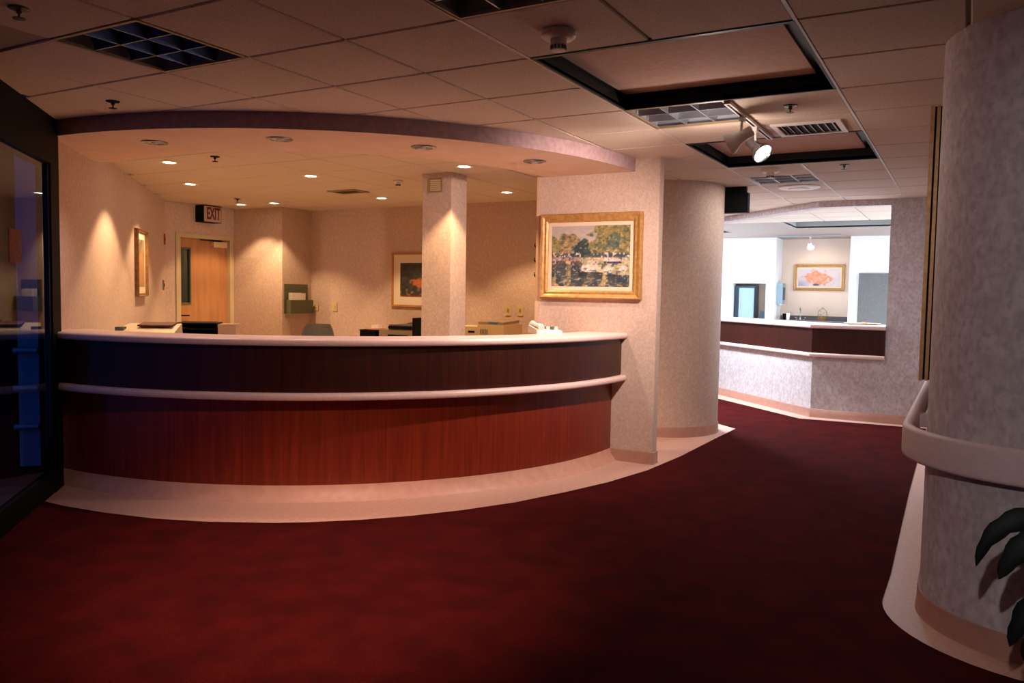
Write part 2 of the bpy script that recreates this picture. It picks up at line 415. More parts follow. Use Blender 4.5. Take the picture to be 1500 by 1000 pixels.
# base mouldings
def base(name, path, z=.10, t=.009, m=M_BASE): struct(MB().sweep(path, [(.0005, 0), (t+.006, 0), (t, .012), (t, z-.006), (t-.004, z), (.0005, z)]), name, m, None, True)
base('baseboard_left', [LC, DP])
base('baseboard_end', [(-2.60, 6.35), (-2.22, 6.35), (-2.22, 6.45), (-3.3, 6.45)])
base('baseboard_curved', [(-3.9, 7.60)]+arc((-2.80, 8.20), .60, -90, 90, 36)+[(-3.9, 8.80)])
base('baseboard_far', [FE, BP, (-.12, 9.98)])
base('baseboard_right', [(-.135, 9.98), (-.135, 4.12)]+arc(PC, PR, 180, 270, 30)[1:]+[(4.0, 3.64)])
base('baseboard_back', [(-8.25, 8.16), (-8.25, 8.73), (-3.96, 8.73)])

# ------------------------------------------------------------------ reception desk
desk = thing('reception_desk', 'long curved mahogany reception desk with pale laminate top and ledge', 'reception desk', (0, 0, 0))
def darc(r, a0=-93.5, a1=0.9, n=90): return arc(CC, r, a0, a1, n)
def ring(r0, r1, z0, z1): return [(r0, z0), (r1, z0), (r1, z1), (r0, z1)]
def dsweep(name, prof, m, a0=-93.2, a1=0.9, smooth=True):
    # profile radii are absolute: sweep the unit path of radius 0 offset outward
    b = MB(); rings = []; n = 90
    for i in range(n+1):
        a = math.radians(a0+(a1-a0)*i/n)
        rings.append([b.bm.verts.new((CC[0]+r*math.cos(a), CC[1]+r*math.sin(a), z)) for r, z in prof])
    k = len(prof)
    for p, q in zip(rings, rings[1:]):
        for j in range(k): b.bm.faces.new((p[j], p[(j+1) % k], q[(j+1) % k], q[j]))
    b.bm.faces.new(rings[0]); b.bm.faces.new(rings[-1][::-1])
    return b.build(name, m, desk, smooth)
R_LOW, R_UP, R_LEDGE, R_TOP = 2.905, 2.985, 3.035, 3.035
dsweep('lower_panel', ring(R_LOW-.04, R_LOW, .10, .70), M_WOOD)
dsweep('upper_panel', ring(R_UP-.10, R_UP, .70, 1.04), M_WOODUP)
dsweep('ledge', rounded(R_LOW-.03, R_LEDGE, .683, .732, .021), M_LAM)
dsweep('counter_top', rounded(2.63, R_TOP, 1.038, 1.085, .021), M_LAM)
dsweep('toe_base', [(R_LOW-.03, 0), (R_LOW+.055, 0), (R_LOW+.05, .008), (R_LOW+.012, .055), (R_LOW+.006, .102), (R_LOW-.03, .102)], M_TOEBASE)
dsweep('work_surface', rounded(2.15, 2.87, .715, .745, .012), M_LAM)
for a in (-88, -58, -30, -3):
    t = math.radians(a); d = Vector((math.cos(t), math.sin(t))); n = Vector((-d.y, d.x))*.012
    p, q = Vector(CC)+d*2.2, Vector(CC)+d*2.86
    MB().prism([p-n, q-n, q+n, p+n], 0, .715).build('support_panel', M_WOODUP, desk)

# ------------------------------------------------------------------ far counter
fc = thing('service_counter', 'angled service counter with dark wood band under a pale top, bright room behind', 'counter')
fpath = [OP, BP, (JX, 9.98)]
def ftop(o0, o1, z0, z1, name, m, path=fpath, r=.018):
    return MB().sweep(path, rounded(o0, o1, z0, z1, r)).build(name, m, fc, True)
ftop(-.42, .06, CTZ, CTZ+.052, 'counter_top', M_LAM)
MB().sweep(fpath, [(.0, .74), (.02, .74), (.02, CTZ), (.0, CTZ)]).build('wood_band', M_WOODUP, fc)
ftop(.001, .06, .715, .762, 'ledge', M_LAM)

# ------------------------------------------------------------------ handrail on the right
hr = thing('handrail', 'pale bumper handrail wrapping the rounded wall end', 'handrail')
hp = [(-.135, 9.7), (-.135, 4.12)] + arc(PC, PR, 180, 270, 30)[1:] + [(3.9, 3.64)]
MB().sweep(hp, rounded(.055, .10, .705, .85, .018)).build('rail', M_RAIL, hr, True)
for y in (4.75, 5.9, 7.1, 8.3, 9.4): MB().box(-.195, -.135, y-.03, y+.03, .74, .81).build('bracket', M_RAIL, hr)
for a in (200, 235, 262):
    t = math.radians(a); d = Vector((math.cos(t), math.sin(t))); n = Vector((-d.y, d.x))*.03
    p, q = Vector(PC)+d*PR, Vector(PC)+d*(PR+.06)
    MB().prism([p-n, q-n, q+n, p+n], .74, .81).build('bracket', M_RAIL, hr)

# ------------------------------------------------------------------ entrance glazing at the left
ud = Vector((S2, -S2, 0)); nd = Vector((S2, S2, 0))      # along the wall (towards camera), and into the lobby
def ep(s, n, z): return Vector((DP[0], DP[1], z)) + ud*s + nd*n
def ebox(mb, s0, s1, n0, n1, z0, z1): return mb.obox(ep(s0, n0, z0), ud*(s1-s0), nd*(n1-n0), Vector((0, 0, z1-z0)))
d2 = MB(); ebox(d2, .0, 2.76, -.10, .03, 2.21, CZ+.008); ebox(d2, 0, .20, -.06, .03, 0, 2.21); ebox(d2, 2.56, 2.76, -.06, .03, 0, 2.21)
d2o = struct(d2, 'door_2', M_BLACK)
d2o['label'] = 'black framed glass entrance door beside the desk'
m = MB(); ebox(m, .20, 2.56, -.02, .025, 0, .155); struct(m, 'bottom_rail', M_BLACK, d2o)
m = MB(); ebox(m, .20, .235, -.02, .02, .155, 2.21); struct(m, 'stile', M_BLKGLOSS, d2o)
m = MB(); ebox(m, 1.36, 1.42, -.02, .02, .155, 2.21); struct(m, 'stile', M_BLKGLOSS, d2o)
m = MB(); ebox(m, .235, 1.36, -.004, .004, .155, 2.21); struct(m, 'glass_pane', M_GLASS, d2o)
m = MB(); ebox(m, 1.42, 2.56, -.004, .004, .155, 2.21); struct(m, 'glass_pane', M_GLASS, d2o)
lf = thing('vestibule_screen', 'pale blue screen with three horizontal rails seen through the entrance glass', 'screen')
m = MB(); ebox(m, -.06, -.03, -.25, -.12, .14, 2.40); m.build('screen_panel', mat('screen_paint', (150, 170, 200), .5), lf)
m = MB(); ebox(m, -.08, -.03, -.50, -.25, 0, 2.5); ebox(m, -.08, -.03, -.12, -.105, 0, 2.5); ebox(m, -.08, -.03, -.25, -.12, 0, .14); m.build('screen_frame', M_BLACK, lf)
for z in (.42, .69, .95):
    m = MB(); m.tube([ep(-.005, -.275, z), ep(-.005, -.27, z), ep(-.005, -.12, z)], [.012, .022, .022], 12); m.build('rail', M_STEEL, lf, True)
m = MB(); ebox(m, -.3, 2.9, -2.2, -.105, -.12, -.02); struct(m, 'outside_pavement', mat('pavement', (40, 40, 44), .9))
st = MB(); ebox(st, .76, .98, .004, .006, 1.53, 1.73)
tag(st.build('notice_sticker', M_STICK), 'small red notice sticker on the entrance glass', 'sticker')

# ------------------------------------------------------------------ wooden office door
x = -9.2
d1 = MB()
d1.box(x-.13, x+.015, 7.18, 7.25, 0, 2.13); d1.box(x-.13, x+.015, 8.08, 8.15, 0, 2.13); d1.box(x-.13, x+.015, 7.25, 8.08, 2.07, 2.13)
door = struct(d1, 'door_1', M_DFRAME); door['label'] = 'maple office door with narrow glass lite, standing shut'
lfm = MB(); xl = x-.05
lfm.box(xl-.045, xl, 7.252, 7.29, .01, 2.068); lfm.box(xl-.045, xl, 7.45, 8.078, .01, 2.068)
lfm.box(xl-.045, xl, 7.29, 7.45, .01, 1.18); lfm.box(xl-.045, xl, 7.29, 7.45, 1.93, 2.068)
leaf = struct(lfm, 'door_leaf', M_DOOR, door)
m = MB()
for a in ((7.28, 7.30, 1.17, 1.94), (7.44, 7.46, 1.17, 1.94), (7.30, 7.44, 1.17, 1.195), (7.30, 7.44, 1.915, 1.94)): m.box(xl-.03, xl+.01, a[0], a[1], a[2], a[3])
struct(m, 'lite_frame', M_GREEN, leaf)
struct(MB().box(xl-.03, xl-.02, 7.30, 7.44, 1.19, 1.92), 'glass_lite', M_LITE, leaf)
struct(MB().box(xl, xl+.06, 7.80, 8.03, 1.965, 2.04).bevel(.006), 'door_closer', M_BEIGE, leaf)
struct(MB().box(xl+.02, xl+.05, 7.60, 7.95, 2.05, 2.062), 'closer_arm', M_BLACK, leaf)
h = MB(); h.lathe([(.028, 0), (.028, .008)], 16, (xl, 7.275, 1.02), (1, 0, 0)); h.tube([(xl, 7.275, 1.02), (xl+.05, 7.275, 1.02), (xl+.055, 7.30, 1.02), (xl+.055, 7.39, 1.02)], .009)
struct(h, 'door_handle', M_BLACK, leaf, True)

# ------------------------------------------------------------------ lights in the ceiling
def downlight_mesh(lit):
    t = thing('downlight', '', 'downlight')
    MB().lathe([(.062, 0), (.088, 0), (.09, -.003), (.086, -.008), (.066, -.010), (.062, -.006)], 28).build('trim_ring', M_SILVER if not lit else M_WHITE, t, True)
    if lit: MB().lathe([(.0, -.009), (.04, -.008), (.064, -.004), (.064, 0)], 24).build('lens', M_BULB, t, True)
    else:
        MB().lathe([(.064, -.006), (.055, -.001), (.03, -.0005), (0, -.0005)], 24).build('reflector', M_SILVER, t, True)
        MB().lathe([(0, -.016), (.015, -.014), (.024, -.006), (.024, -.001)], 20).build('bulb', M_LENS, t, True)
    return t
INNER = [(-6.30, 4.86, 'lit downlight in the office ceiling over the left wall scallop', 1.1), (-7.40, 5.97, 'lit downlight before the tall narrow picture', 1.0),
         (-8.54, 7.70, 'lit downlight nearest the wooden office door', .6), (-7.97, 7.74, 'lit downlight just before the wall pier with the file holder', .8),
         (-5.70, 6.02, 'lit downlight in the middle of the office ceiling', 1.0), (-6.24, 7.80, 'lit downlight before the back wall picture', .9),
         (-3.96, 6.11, 'lit downlight beside the square column', 1.1), (-4.53, 7.87, 'lit downlight over the fax machine by the back wall', .9)]
p0 = downlight_mesh(True)
for k, (x, y, lb, e) in enumerate(INNER):
    o = p0 if k == 0 else dup(p0, (x, y, CZ))
    o.location = (x, y, CZ); tag(o, lb, 'downlight', 'lit downlights in the office ceiling')
for k, (x, y, lb, e) in enumerate(INNER):
    spot('downlight_lamp', (x, y, CZ-.02), (x, y, 0), E_OFFICE*e, 104, .35, WARM)
p1 = downlight_mesh(False)
for k, (x, y, lb) in enumerate([(-5.03, 3.76, 'silver downlight in the soffit end by the entrance glass'), (-4.11, 4.04, 'silver soffit downlight second from the entrance glass'),
                                (-3.38, 4.69, 'silver soffit downlight in front of the square column'), (-2.95, 5.55, 'silver soffit downlight beside the painting wall')]):
    o = p1 if k == 0 else dup(p1, (x, y, SZ))
    o.location = (x, y, SZ); tag(o, lb, 'downlight', 'silver downlights in the curved soffit')
    spot('soffit_lamp', (x, y, SZ-.03), (x, y, 0), E_SOFFIT*(1, 1, 1, 2.2)[k], 120, .8, SOFT)

def troffer(i, j, lit, label):
    t = thing('louvered_troffer', label, 'ceiling light', (gx(i)+T/2, gy(j)+T/2, CZ), 0, 'louvered ceiling lights')
    h = T/2; lm = M_LOUVERB if 'bluish' in label else M_LOUVER
    m = MB()
    for a in ((-h, -h+.018, -h, h), (h-.018, h, -h, h), (-h+.018, h-.018, -h, -h+.018), (-h+.018, h-.018, h-.018, h)): m.box(*a, -.002, .012)
    m.build('frame', M_DKBEIGE if not lit else M_WHITE, t)
    m = MB()
    for a in ((-h, -h+.004, -h, h), (h-.004, h, -h, h), (-h, h, -h, -h+.004), (-h, h, h-.004, h)): m.box(*a, .012, .11)
    m.box(-h, h, -h, h, .11, .114)
    m.build('housing', mat('troffer_inside', (150, 152, 160), .5), t)
    s = (2*h-.036)/3
    for k in range(1, 3):
        p = -h+.018+k*s
        def wedge(horiz):
            pr = [(-.003, .004), (.003, .004), (.008, .03), (.03, .075), (-.03, .075), (-.008, .03)]
            L0, L1 = -h+.018, h-.018
            vs = [((p+o, L0, z) if horiz else (L0, p+o, z)) for o, z in pr] + [((p+o, L1, z) if horiz else (L1, p+o, z)) for o, z in pr]
            return MB().faces(vs, [tuple(range(6)), tuple(range(11, 5, -1))]+[(q, (q+1) % 6, 6+(q+1) % 6, 6+q) for q in range(6)])
        wedge(True).build('louver_blade', lm, t, True); wedge(False).build('louver_blade', lm, t, True)
    for q in (-.14, .14): MB().tube([(-.27, q, .093), (.27, q, .093)], .013, 10).build('fluorescent_tube', M_DIFF if lit else M_TUBE, t, True)
    return t
troffer(-3, 0, False, 'unlit louvered ceiling light with bluish cells near the entrance')
troffer(0, 0, False, 'unlit louvered ceiling light in the lobby beyond the smoke detector')
troffer(0, 4, False, 'louvered ceiling light between the two black ceiling trays')
troffer(0, 9, True, 'louvered ceiling light in the corridor by the hanging exit sign')
troffer(-3, 12, True, 'louvered ceiling light in the side corridor ceiling')
area('corridor_lamp', (gx(-3)+T/2, gy(12)+T/2, CZ-.01), .5, .5, E_CORR, COOL)
area('corridor_lamp', (gx(0)+T/2, gy(9)+T/2, CZ-.01), .5, .5, E_CORR*.05, (1, .93, .88))

# track light
def track_head(parent, base_pt, joint, aim, lit, name='spot_head', sc=1.0):
    hd = bpy.data.objects.new(name, None)
    base_pt, joint, aim = Vector(base_pt), Vector(joint), (Vector(aim)-Vector(joint)).normalized()
    m = MB(); m.tube([base_pt, joint+Vector((0, 0, .02)), joint], .008); m.box(base_pt.x-.014, base_pt.x+.014, base_pt.y-.03, base_pt.y+.03, base_pt.z-.03, base_pt.z)
    st = m.build('stem', M_WHITE, parent, True)
    m = MB(); m.lathe([(.0, -.08), (.028, -.08), (.034, -.068), (.034, .0), (.042, .025), (.064, .06), (.068, .085), (.062, .085), (.054, .066), (.0, .055)], 24, joint, aim)
    hdm = m.build(name, M_WHITE if not lit else M_SILVER, parent, True)
    m = MB(); m.lathe([(.0, .078), (.03, .076), (.057, .070), (.055, .062)], 24, joint, aim)
    m.build('bulb', M_BULBS if lit else M_LENS, hdm, True)
    return hdm
tk = thing('track_light', 'short ceiling track with two spot heads before the painting wall', 'track light')
MB().box(-1.268, -1.232, 4.68, 5.86, CZ-.020, CZ-.002).build('track', M_WHITE, tk)
MB().box(-1.257, -1.243, 4.70, 5.84, CZ-.021, CZ-.019).build('slot', M_BLACK, tk)
A1, A2 = (-1.25, 5.02, 2.375), (-1.25, 5.42, 2.385)
track_head(tk, (-1.25, 5.05, CZ-.02), A1, (-2.2, 4.95, 1.85), False)
track_head(tk, (-1.25, 5.40, CZ-.02), A2, (-.60, 5.05, 1.75), True)
spot('track_lamp', Vector(A1)+Vector((-.095, .0, -.055)), (-2.55, 5.55, 1.55), E_TRACK, 104, .9, PINKW)
l = bpy.data.lights.new('track_spill', 'POINT'); l.energy = 15; l.color = PINKW; l.shadow_soft_size = .05
lo_ = bpy.data.objects.new('track_spill', l); COL.objects.link(lo_); lo_.location = Vector(A1)+Vector((-.20, .02, -.13))
spot('track_lamp', Vector(A2)+Vector((.06, -.04, -.04)), (.3, 3.6, 1.0), E_TRACK*.05, 60, .9, PINKW)

# lobby lamps out of view; carpet, desk and open-floor ones added for their light
p2 = downlight_mesh(True); LOB = [(-1.75, 1.55), (-.12, -1.2), (2.4, 1.4), (-1.25, 2.50)]
for k, (x, y) in enumerate(LOB):
    o = p2 if k == 0 else dup(p2, (x, y, CZ))
    o.location = (x, y, CZ); tag(o, ['unseen lobby lamp added for the pool of light on the carpet', 'lobby downlight aimed at the rounded wall end', 'unseen fill lamp added over the open lobby floor', 'unseen lobby lamp added for the glow on the reception desk'][k], 'downlight', 'lobby downlights')
spot('lobby_lamp', (-1.75, 1.55, CZ-.03), (-2.66, 2.80, 0), E_LOBBY, 60, 1.0, (1, .66, .48))
spot('lobby_lamp', (-1.25, 2.50, CZ-.03), (-3.65, 4.0, .35), E_LOBBY*.24, 62, 1.0, (1, .70, .56))
spot('lobby_lamp', (-.12, -1.2, CZ-.03), (.25, 3.6, .85), E_PILLAR, 44, .8, (1, .88, .88))
spot('lobby_lamp', (2.4, 1.4, CZ-.03), (2.4, 1.4, 0), 12, 120, 1, (1, .84, .74))  # fill lamp added to lift the general light

# ------------------------------------------------------------------ small ceiling fittings
def sprinkler(x, y, label, m=M_BLACK, z=CZ):
    t = thing('sprinkler', label, 'sprinkler', (x, y, z), 0, 'ceiling sprinklers')
    MB().lathe([(.012, 0), (.040, 0), (.038, -.006), (.014, -.010)], 20).build('escutcheon', m, t, True)
    MB().lathe([(.010, -.008), (.010, -.022), (.004, -.026), (.004, -.040), (.024, -.042), (.024, -.045), (0, -.046)], 16).build('head', m, t, True)
M_SPR = mat('sprinkler_metal', (70, 62, 58), .4, .5)
sprinkler(-3.40, 1.92, 'dark ceiling sprinkler past the unlit bluish ceiling light', M_SPR)
sprinkler(-4.57, 3.13, 'dark ceiling sprinkler before the soffit near the entrance', M_BLACK)
sprinkler(-.95, 4.95, 'small ceiling sprinkler between black tray and air vent', M_SPR)
sprinkler(-.95, 7.32, 'small ceiling sprinkler just beyond the second black tray', M_SPR)
sprinkler(-5.66, 4.82, 'dark sprinkler in the office ceiling behind the soffit', M_BLACK)
sprinkler(-8.06, 7.21, 'dark sprinkler in the office ceiling near the exit sign', M_BLACK)
def smoke(x, y, label, s=1):
    t = thing('smoke_detector', label, 'smoke detector', (x, y, CZ), 0, 'smoke detectors')
    MB().lathe([(0, 0), (.072*s, 0), (.076*s, -.006), (.074*s, -.026*s), (.064*s, -.034*s), (.04*s, -.036*s)], 28).build('housing', M_WHITE, t, True)
    MB().lathe([(.036*s, -.030*s), (.034*s, -.062*s), (0, -.062*s)], 24).build('neck', M_WHITE, t, True)
    m = MB()
    for k in range(12):
        a = 2*PI*k/12; m.obox((.030*s*math.cos(a)-.004, .030*s*math.sin(a)-.004, -.078*s), (.008, 0, 0), (0, .008, 0), (0, 0, .018*s))
    m.build('sensor_cage', M_GREY, t)
    MB().lathe([(0, -.076*s), (.030*s, -.077*s), (.032*s, -.083*s), (0, -.086*s)], 20).build('cap', M_WHITE, t, True)
smoke(-1.57, 3.15, 'large white smoke detector beside the nearer black tray')
smoke(-1.55, 7.31, 'white smoke detector beside the corridor louvered light')
smoke(-5.10, 6.64, 'small white smoke detector on the office ceiling', .7)
def vent(x0, x1, y0, y1, label, n, m1=M_WHITE, along='y'):
    t = thing('air_vent', label, 'vent', ((x0+x1)/2, (y0+y1)/2, CZ), 0, 'ceiling air vents')
    a, b = (x1-x0)/2, (y1-y0)/2; f = .035
    m = MB()
    for q in ((-a, -a+f, -b, b), (a-f, a, -b, b), (-a+f, a-f, -b, -b+f), (-a+f, a-f, b-f, b)): m.box(*q, -.012, 0)
    m.build('frame', m1, t)
    MB().box(-a+f, a-f, -b+f, b-f, -.002, -.001).build('duct_backing', M_BLACK, t)
    for k in range(n):
        p = -a+f+(k+.5)*(2*a-2*f)/n
        MB().obox((p-.010, -b+f, -.002), (.014, 0, -.010), (0, 2*b-2*f, 0), (.002, 0, .002)).build('slat', M_DKBEIGE, t)
vent(-1.17, -.74, 5.45, 5.84, 'white framed air vent in the ceiling before the second tray', 8)
vent(-6.40, -6.00, 7.02, 7.28, 'dark air vent in the office ceiling', 6, M_DKBEIGE)
t = thing('round_diffuser', 'flat round white diffuser on the corridor ceiling', 'diffuser', (-1.54, 8.62, CZ))
MB().lathe([(.10, 0), (.20, 0), (.205, -.006), (.19, -.014), (.11, -.018)], 32).build('outer_ring', M_WHITE, t, True)
MB().lathe([(0, -.028), (.10, -.026), (.105, -.018), (.09, -.004)], 28).build('inner_cone', M_WHITE, t, True)

# ------------------------------------------------------------------ exit signs
t = thing('exit_sign', 'exit sign with dark red letters above the office door', 'exit sign', (-9.12, 7.65, 2.29))
MB().box(-.08, .085, -.15, .15, .0, .225).bevel(.004).build('housing', M_BLACK, t)
MB().box(.085, .090, -.142, .142, .006, .215).build('face', M_EXITW, t)
text_mesh('letters', 'EXIT', .22, M_EXITR, t, (.091, .01, .112), (PI/2, 0, PI/2), .001, .50, .006)
MB().box(-.02, .02, -.05, .05, .225, .237).build('mount', M_BLACK, t)
t = thing('exit_sign', 'black boxed exit sign hanging in the corridor, seen from its back', 'exit sign', (-2.14, 8.40, 2.26))
MB().box(-.155, .155, -.04, .04, .0, .20).bevel(.004).build('housing', M_BLACK, t)
MB().box(-.13, .13, -.03, .03, .20, .265).build('canopy', M_BLACK, t)
MB().box(-.145, .145, .040, .044, .01, .19).build('face', M_WHITE, t)
text_mesh('letters', 'EXIT', .20, M_EXITGLOW, t, (0, .0455, .10), (PI/2, 0, PI), .001, .60, .006)

# ------------------------------------------------------------------ pictures
def hsh(i, j, s=0):
    n = (i*374761393 + j*668265263 + s*982451653) & 0xffffffff
    n = ((n ^ (n >> 13))*1274126177) & 0xffffffff
    return ((n ^ (n >> 16)) & 0xffff)/65535
def vn(x, y, s=0):
    i, j = math.floor(x), math.floor(y); u, v = x-i, y-j; u = u*u*(3-2*u); v = v*v*(3-2*v)
    a = hsh(i, j, s)*(1-u)+hsh(i+1, j, s)*u; b = hsh(i, j+1, s)*(1-u)+hsh(i+1, j+1, s)*u
    return a*(1-v)+b*v
def mixc(a, b, t):
    t = max(0, min(1, t)); return tuple(p*(1-t)+q*t for p, q in zip(a, b))
def sm(a, b, x):
    t = max(0, min(1, (x-a)/(b-a))); return t*t*(3-2*t)
def p_lake(u, v):
    j = lambda s, f, a: (vn(u*f, v*f, s)-.5)*a
    c = mixc((214, 192, 178), (196, 182, 176), v)
    def tree(c, cx, cy, rx, ry, c1, c2, s):
        d = math.hypot((u-cx)/rx, (v-cy)/ry)+j(s, 14, .35)
        return mixc(mixc(c1, c2, vn(u*26, v*22, s+9)*1.3-.15), c, sm(.92, 1.02, d))
    c = tree(c, .20, .52, .24, .34, (170, 140, 100), (128, 116, 84), 1)
    c = tree(c, .40, .52, .14, .26, (38, 58, 66), (64, 84, 78), 2)
    c = tree(c, .92, .62, .46, .50, (166, 140, 84), (112, 112, 74), 3)
    c = tree(c, .80, .76, .10, .12, (70, 90, 86), (110, 120, 92), 4)
    c = tree(c, .0, .6, .10, .26, (172, 152, 92), (120, 118, 80), 5)
    if .42 < v < .56:
        k = sm(.42, .46, v)*sm(.58, .52, v)*(.4+.6*vn(u*20, v*10, 6))
        c = mixc(c, (40, 56, 74), k*.9)
        if vn(u*40, v*26, 7) > .78: c = (216, 200, 192)
        if vn(u*44, v*26, 8) > .86: c = (168, 76, 60)
    if v < .50:
        bank = mixc((176, 160, 108), (206, 186, 160), vn(u*12, v*12, 11))
        if u > .36: c = mixc(c, bank, sm(.50, .46, v)*.9)
        else: c = mixc(c, (160, 130, 122), sm(.51, .47, v))
    if v < .42 and u < .40:
        arch = vn(u*9, 3, 12); c = mixc((98, 76, 72), (206, 172, 120), sm(.55, .7, arch))
    wl = .24+.05*math.sin(u*5)+.10*sm(.42, .30, u)
    if v < wl:
        c = mixc((44, 54, 62), (86, 84, 78), vn(u*8, v*40, 13))
        r = vn(u*9, 3, 12) if u < .40 else vn(u*8+5, v*2, 15)
        c = mixc(c, (190, 156, 104), sm(.62, .8, r)*.8*sm(0, .06, v)*(.4+.6*vn(u*30, v*50, 16)))
        if u > .36 and .17 < v < wl-.02: c = mixc(c, (34, 34, 44), .8*vn(u*16, v*22, 17)+.2)
    for bx, by, bw, bh in ((.50, .30, .13, .07), (.74, .28, .06, .09), (.92, .30, .05, .05)):
        d = math.hypot((u-bx-.3*(v-by))/bw, (v-by)/bh)+j(20, 30, .3)
        c = mixc((228, 208, 194), c, sm(.8, 1.1, d))
    d = math.hypot((u-.78)/.12, (v-.44)/.035); c = mixc((216, 200, 200), c, sm(.8, 1.1, d))
    if abs(v-.395) < .012 and .68 < u < .90: c = (48, 54, 74)
    if v < .26:   # broken reflections on the water
        c = mixc(c, (206, 170, 112), sm(.60, .78, vn(u*22+3, v*9, 22))*.75); c = mixc(c, (40, 58, 78), sm(.62, .8, vn(u*26, v*24, 23))*.7)
        c = mixc(c, (196, 186, 176), sm(.74, .86, vn(u*36, v*60, 24))*.6)
    elif v < .60:
        c = mixc(c, (44, 58, 76), sm(.66, .80, vn(u*38, v*30, 25))*.6); c = mixc(c, (226, 208, 196), sm(.74, .84, vn(u*42, v*34, 26))*.6)
    elif min(c) < 150:
        c = mixc(c, (196, 168, 104), sm(.60, .80, vn(u*34, v*30, 27))*.6); c = mixc(c, (62, 82, 84), sm(.62, .82, vn(u*30, v*28, 28))*.6)
    g = .84+.32*vn(u*64, v*52, 21)
    if v > .6 and min(c) > 150: g = .94+.08*vn(u*20, v*20, 21)
    return tuple(x*g*.93 for x in c)
def p_dark(u, v):
    c = mixc((30, 30, 34), (70, 66, 54), vn(u*9, v*11, 31)); c = mixc(c, (70, 78, 100), sm(.6, .9, u)*sm(.4, .8, v)*.8)
    d = math.hypot((u-.62)/.30, (v-.42)/.13)+(vn(u*16, v*16, 32)-.5)*.6; c = mixc((176, 90, 52), c, sm(.7, 1.1, d))
    c = mixc(c, (140, 116, 76), sm(.6, .8, vn(u*14, v*14, 33))*sm(.4, .1, v)); c = mixc(c, (140, 56, 44), sm(.09, .0, v)*.8)
    return c
def p_pale(u, v):
    c = mixc((176, 128, 78), (150, 128, 108), sm(.55, .95, v)); c = mixc(c, (84, 76, 76), sm(.5, .8, vn(u*5, v*9, 41))*sm(.6, .8, v))
    return mixc(c, (196, 146, 90), vn(u*5, v*20, 42)*.5)
def p_flowers(u, v):
    c = mixc((214, 196, 196), (196, 186, 196), vn(u*6, v*5, 51)); c = mixc(c, (150, 146, 170), sm(.32, .05, u)*sm(.45, .1, v)*.8)
    d = math.hypot((u-.48)/.36, (v-.48)/.46)+(vn(u*14, v*9, 52)-.5)*.8
    c = mixc(mixc((208, 124, 84), (222, 168, 140), vn(u*22, v*14, 53)), c, sm(.6, 1.05, d))
    d = math.hypot((u-.43)/.08, (v-.10)/.06); c = mixc((84, 84, 96), c, sm(.8, 1.1, d)); return c
def canvas(name, fn, nx, ny, w_, h_, parent):
    """flat print: a finely divided sheet in the XZ plane facing -Y, coloured by vertex"""
    vs = [(-w_/2+w_*i/nx, 0, -h_/2+h_*j/ny) for j in range(ny+1) for i in range(nx+1)]
    fs = [(j*(nx+1)+i, j*(nx+1)+i+1, (j+1)*(nx+1)+i+1, (j+1)*(nx+1)+i) for j in range(ny) for i in range(nx)]
    me = bpy.data.meshes.new(name); me.from_pydata(vs, [], fs)
    ca = me.color_attributes.new('paint', 'FLOAT_COLOR', 'POINT')
    for k, (j, i) in enumerate((j, i) for j in range(ny+1) for i in range(nx+1)):
        ca.data[k].color = (*lin(fn(i/nx, j/ny)), 1)
    m = mat(name+'_'+fn.__name__, (200, 200, 200), .6); N = m.node_tree.nodes
    at = N.new('ShaderNodeAttribute'); at.attribute_name = 'paint'; m.node_tree.links.new(at.outputs['Color'], N['Principled BSDF'].inputs['Base Color'])
    me.materials.append(m); o = bpy.data.objects.new(name, me); COL.objects.link(o); o.parent = parent
    return o
def picture(label, w_, h_, fw, depth, mat_w, fn, nx, ny, loc, rz, mframe=M_GOLD, liner=M_MAT, steps=None):
    """a framed picture whose back lies on local y=0 and which faces local -Y"""
    t = thing('framed_picture', label, 'picture', loc, rz, None)
    a, b = w_/2, h_/2
    prof = steps or [(0, 0), (0, depth*.75), (.15, depth), (.35, depth*.9), (.55, depth*.72), (.8, depth*.75), (1, depth*.55), (1, 0)]
    m = MB(); rings = []
    for o, d in prof:
        o *= fw; rings.append([m.bm.verts.new(p) for p in ((-a+o, -d, -b+o), (a-o, -d, -b+o), (a-o, -d, b-o), (-a+o, -d, b-o))])
    for r, q in zip(rings, rings[1:]+rings[:1]):
        for k in range(4): m.bm.faces.new((r[k], r[(k+1) % 4], q[(k+1) % 4], q[k]))
    fr = m.build('frame', mframe, t)
    m = MB()
    m.box(-a+fw*.9, a-fw*.9, -depth*.35, -depth*.1, -b+fw*.9, b-fw*.9); m.build('mat_board', liner, t)
    c = canvas('artwork', fn, nx, ny, w_-2*fw-2*mat_w, h_-2*fw-2*mat_w, t); c.location = (0, -depth*.35-.002, 0)
    return t
picture('gold framed painting of a park lake with boats on the end wall', .935, .728, .072, .055, .034, p_lake, 130, 96, (-2.815, 6.349, 1.727), 0, M_GOLD, M_CREAM)
picture('matted dark floral print in thin wooden frame on the back wall', .80, .72, .025, .03, .11, p_dark, 40, 40, (-6.38, 8.729, 1.55), 0, mat('oak_frame', (176, 116, 56), .5))
lp = ep(-3.31, 0, 1.655)
picture('tall pale matted print in bronze frame on the left wall', .60, .72, .035, .045, .07, p_pale, 24, 32, (lp.x, lp.y, 1.655), math.radians(135), M_BRONZE)
picture('wide gold framed pink and orange flower print in the bright room', .92, .50, .05, .05, .03, p_flowers, 60, 32, (-2.51, 16.499, 1.79), 0, M_GOLD)
